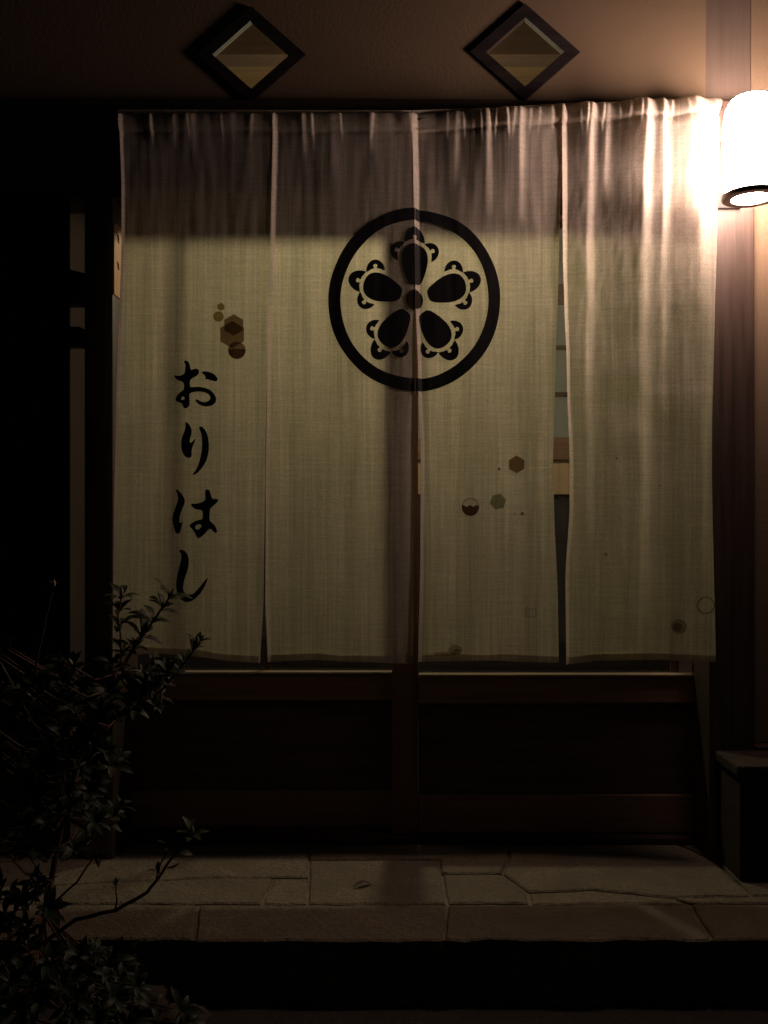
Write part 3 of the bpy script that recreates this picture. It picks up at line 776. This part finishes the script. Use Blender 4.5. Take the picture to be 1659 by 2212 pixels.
# ------------------------------------------------------------------ azalea shrub
shrub = thing('azalea_shrub', 'dark leafy azalea shrub with pale buds in the lower left foreground', 'shrub', tuple(floor_px(40, 2330, -0.153)))
SB = offset_of(shrub)
random.seed(21)
def leaf_mesh(L, W):
    bm = bmesh.new(); n = 6; rows = []
    for k in range(n+1):
        s = k/n; w = W*math.sin(math.pi*min(1, 0.04+0.96*s**1.25))*0.5 if k < n else 0.0
        z = 0.12*L*math.sin(math.pi*s)-0.10*L*s*s
        rows.append([bm.verts.new((-w, s*L, z+w*0.28)), bm.verts.new((0, s*L, z)), bm.verts.new((w, s*L, z+w*0.28))])
    for a, b in zip(rows, rows[1:]):
        bm.faces.new((a[0], a[1], b[1], b[0])); bm.faces.new((a[1], a[2], b[2], b[1]))
    bmesh.ops.remove_doubles(bm, verts=bm.verts[:], dist=1e-5)
    me = bpy.data.meshes.new('leaf'); bm.to_mesh(me); bm.free()
    for p in me.polygons: p.use_smooth = True
    me.materials.append(M['leaf']); return me
LEAF = [leaf_mesh(0.040, 0.0135), leaf_mesh(0.033, 0.0125), leaf_mesh(0.026, 0.010)]
bmb = bmesh.new()
for s, r in ((0, .0012), (.25, .0034), (.55, .0040), (.8, .0026), (1, .0004)):
    pass
lathe_into(bmb, [(0.0004, 0.0), (0.0028, 0.003), (0.0040, 0.008), (0.0036, 0.013), (0.0018, 0.018), (0.0003, 0.021)], 0, 0, 10)
BUD = bpy.data.meshes.new('bud'); bmb.to_mesh(BUD); bmb.free(); BUD.materials.append(M['bud'])
for p in BUD.polygons: p.use_smooth = True
leaves = []                                      # (mesh index, matrix, visible size rank)
def whorl(p, axis, n, spread, rank, scale=1.0, bud=False):
    axis = axis.normalized(); a = axis.orthogonal().normalized(); b = axis.cross(a)
    ph = random.uniform(0, 6.28)
    for k in range(n):
        th = ph+2*math.pi*k/n+random.uniform(-.3, .3); out = a*math.cos(th)+b*math.sin(th)
        el = random.uniform(*spread)
        d = (out*math.sin(el)+axis*math.cos(el)).normalized()
        side = d.cross(axis).normalized(); up = side.cross(d).normalized()
        m = Matrix((side, d, up)).transposed().to_4x4(); m.translation = p-axis*random.uniform(0, .008)
        leaves.append((random.choice((0, 0, 1, 1, 2)), m @ Matrix.Scale(scale*random.uniform(.8, 1.15), 4), rank))
    if bud:
        q = axis.to_track_quat('Z', 'Y').to_matrix().to_4x4(); q.translation = p
        o = obj('bud', BUD, None, shrub); m = q.copy(); m.translation -= SB; o.matrix_local = m
stems = []
def stem(pts, r0, r1, whorls=True, **kw):
    P = [px(*q) for q in pts]
    # smooth a little
    Q = []
    for a, b in zip(P, P[1:]):
        for k in range(3): Q.append(a.lerp(b, k/3)+Vector((random.uniform(-1, 1), random.uniform(-1, 1), random.uniform(-1, 1)))*0.0012)
    Q.append(P[-1])
    n = len(Q); stems.append((Q, [r0+(r1-r0)*k/(n-1) for k in range(n)]))
    return Q
UPV = Vector((0.05, -0.25, 1))
# traced stems
main = stem([(20, 2330, 1.70), (70, 2130, 1.72), (110, 1900, 1.74), (150, 1700, 1.76), (205, 1560, 1.78), (262, 1452, 1.80)], .0075, .004)
s1 = stem([(262, 1452, 1.80), (290, 1398, 1.80), (318, 1358, 1.80), (352, 1312, 1.79), (366, 1290, 1.79)], .0035, .0018)
for q, sc in ((s1[3], 1.0), (s1[5], 1.15), (s1[7], 1.15), (s1[9], 1.1), (s1[-1], 1.0)):
    whorl(q, Vector((.45, -.2, .8)), 6, (0.7, 1.5), 5, sc*1.25, q is s1[-1])
s2 = stem([(262, 1452, 1.80), (262, 1390, 1.82), (255, 1330, 1.84), (262, 1290, 1.85)], .003, .0016)
for q in (s2[2], s2[5], s2[7], s2[-1]): whorl(q, Vector((.1, -.2, 1)), 6, (0.8, 1.5), 5, 1.2, q is s2[-1])
s3 = stem([(72, 1470, 1.72), (84, 1400, 1.70), (100, 1330, 1.69), (116, 1275, 1.68)], .0022, .0013)
whorl(s3[-1], Vector((.1, -.2, 1)), 4, (0.15, 0.6), 5, 0.75, True)
s4_ = stem([(300, 1540, 1.78), (360, 1480, 1.76), (400, 1430, 1.75), (424, 1395, 1.75)], .003, .0016)
for q in (s4_[4], s4_[6], s4_[8], s4_[-1]): whorl(q, Vector((.2, -.2, 1)), 5, (0.4, 1.3), 5, 0.95, q is s4_[-1])
s5_ = stem([(0, 1430, 1.62), (22, 1470, 1.62), (60, 1540, 1.63), (95, 1600, 1.65)], .002, .0016)
low = stem([(90, 2040, 1.70), (165, 1985, 1.66), (250, 1966, 1.63), (318, 1928, 1.61), (345, 1893, 1.60)], .0042, .0028)
lo1 = stem([(345, 1893, 1.60), (366, 1862, 1.60), (392, 1832, 1.59), (414, 1806, 1.59)], .0026, .0016)
lo2 = stem([(338, 1900, 1.60), (346, 1868, 1.61), (366, 1835, 1.62)], .002, .0014)
lo3 = stem([(250, 1966, 1.63), (252, 1935, 1.63), (250, 1912, 1.64)], .0018, .0012)
whorl(lo1[-1], Vector((.1, -.2, 1)), 6, (0.5, 1.5), 5, 0.95, True); whorl(lo1[5], Vector((.9, -.1, .2)), 1, (.2, .5), 5, 1.0)
whorl(lo2[-1], Vector((-.2, -.1, 1)), 4, (0.5, 1.5), 5, 0.8); whorl(lo1[2], Vector((.9, -.2, -.05)), 1, (0.05, .2), 5, 1.15)
whorl(lo2[2], Vector((-.3, 0, 1)), 3, (0.4, 1.0), 5, 0.7); whorl(lo3[-1], Vector((0, 0, 1)), 5, (0.4, 1.3), 5, 0.55)
t5 = stem([(110, 1955, 1.68), (95, 1900, 1.68), (70, 1860, 1.69), (50, 1835, 1.7)], .0024, .0014)
t6 = stem([(110, 1955, 1.68), (165, 1905, 1.66), (190, 1870, 1.66), (205, 1845, 1.66)], .0024, .0014)
whorl(t6[-1], Vector((.5, -.2, -.3)), 5, (.3, 1.2), 5, 0.9); whorl(t5[-1], Vector((-.2, -.2, 1)), 5, (.6, 1.4), 5, 0.9)
# body of the shrub: twigs with a whorl at the tip
ZONES = [((120, 1590), (210, 120), 62, 4, (1.62, 1.95)), ((60, 1480), (120, 100), 20, 4, (1.60, 1.85)), ((250, 1480), (150, 60), 26, 4, (1.68, 1.85)),
         ((70, 1745), (190, 105), 40, 3, (1.58, 1.9)), ((60, 2130), (250, 110), 40, 3, (1.50, 1.75)), ((30, 1960), (120, 80), 18, 3, (1.55, 1.75)), ((300, 2195), (130, 40), 6, 3, (1.50, 1.6))]
hubs = [Vector(q) for q in main[2:]]
for (zx, zy), (rx, ry), n, rank, (d0, d1) in ZONES:
    for _ in range(n):
        a = random.uniform(0, 6.28); rr = math.sqrt(random.random())
        d = random.uniform(d0, d1)
        tip = px(zx+rx*rr*math.cos(a), zy+ry*rr*math.sin(a), d)
        if tip.z < -0.13: tip.z = -0.13+random.uniform(0, .05)
        hub = min(hubs, key=lambda h: (h-tip).length+0.25*max(0, h.z-tip.z))
        ax = (tip-hub).normalized()*0.5+UPV*0.7
        mid = hub.lerp(tip, 0.55)+Vector((0, 0, -0.02))
        if (tip-hub).length > 0.02:
            Q = [hub, mid, tip.lerp(mid, .3), tip]; stems.append((Q, [.0026, .002, .0016, .0012]))
        whorl(tip, ax, random.choice((5, 6, 7)), (0.55, 1.45), rank, 1.0, random.random() < 0.14)
        if random.random() < 0.6: whorl(mid.lerp(tip, .6), ax, 3, (0.8, 1.5), rank-1, 0.9)
bm = bmesh.new()
for Q, rad in stems[:1]: tube_into(bm, Q, rad, 8)
finish('trunk', bm, M['stem'], shrub, True)
for Q, rad in stems[1:]:
    bm = bmesh.new(); tube_into(bm, Q, rad, 5); finish('branch', bm, M['stem'], shrub, True)
leaves.sort(key=lambda l: -l[2])
for mi, m, rk in leaves[:295]:
    o = obj('leaf', LEAF[mi], None, shrub); mm = m.copy(); mm.translation -= SB; o.matrix_local = mm
bm = bmesh.new()
for mi, m, rk in leaves[295:]:
    n0 = len(bm.verts); bm.from_mesh(LEAF[mi]); bm.verts.ensure_lookup_table()
    for v in bm.verts[n0:]: v.co = m @ v.co
o = finish('leaf_mass', bm, M['leaf'], shrub, True); o['kind'] = 'stuff'

# ------------------------------------------------------------------ small things on the ground
fl = floor_px(783, 1911, 0.004)
bm = bmesh.new(); bm.from_mesh(leaf_mesh(0.062, 0.016))
rot = Matrix.Rotation(R(-55), 4, 'Z')
for v in bm.verts: v.co = rot @ v.co + Vector((fl.x-0.025, fl.y-0.02, 0.006))
bmesh.ops.solidify(bm, geom=bm.faces[:], thickness=0.0006)
o = finish('fallen_leaf', bm, M['dry'], None, True, origin=tuple(fl))
o['label'] = 'single dark fallen leaf lying on the paving before the door'; o['category'] = 'leaf'
ROCKS = [((320, 2172), 0.055, 'flattish pale rock at the foot of the shrub, beside the step'), ((395, 2215), 0.045, 'small rock at the bottom edge, rightmost of the rocks under the shrub'), ((205, 2225), 0.06, 'dark rock under the shrub, leftmost at the bottom edge')]
for n, ((x, y), r, lab) in enumerate(ROCKS):
    p = floor_px(x, y, -0.153); bm = bmesh.new(); bmesh.ops.create_icosphere(bm, subdivisions=3, radius=r)
    for v in bm.verts:
        q = v.co.normalized(); s = 1+0.35*noise.noise(q*1.6+Vector((n*5, 0, 0)))+0.08*noise.noise(q*6)
        v.co = Vector((v.co.x*1.25*s, v.co.y*0.9*s, max(-r*.35, v.co.z*0.6*s)))+p+Vector((0, 0, r*.35))
    o = finish('rock', bm, M['rock'], None, True, origin=tuple(p)); o['label'] = lab; o['category'] = 'rock'; o['group'] = 'rocks under the shrub'
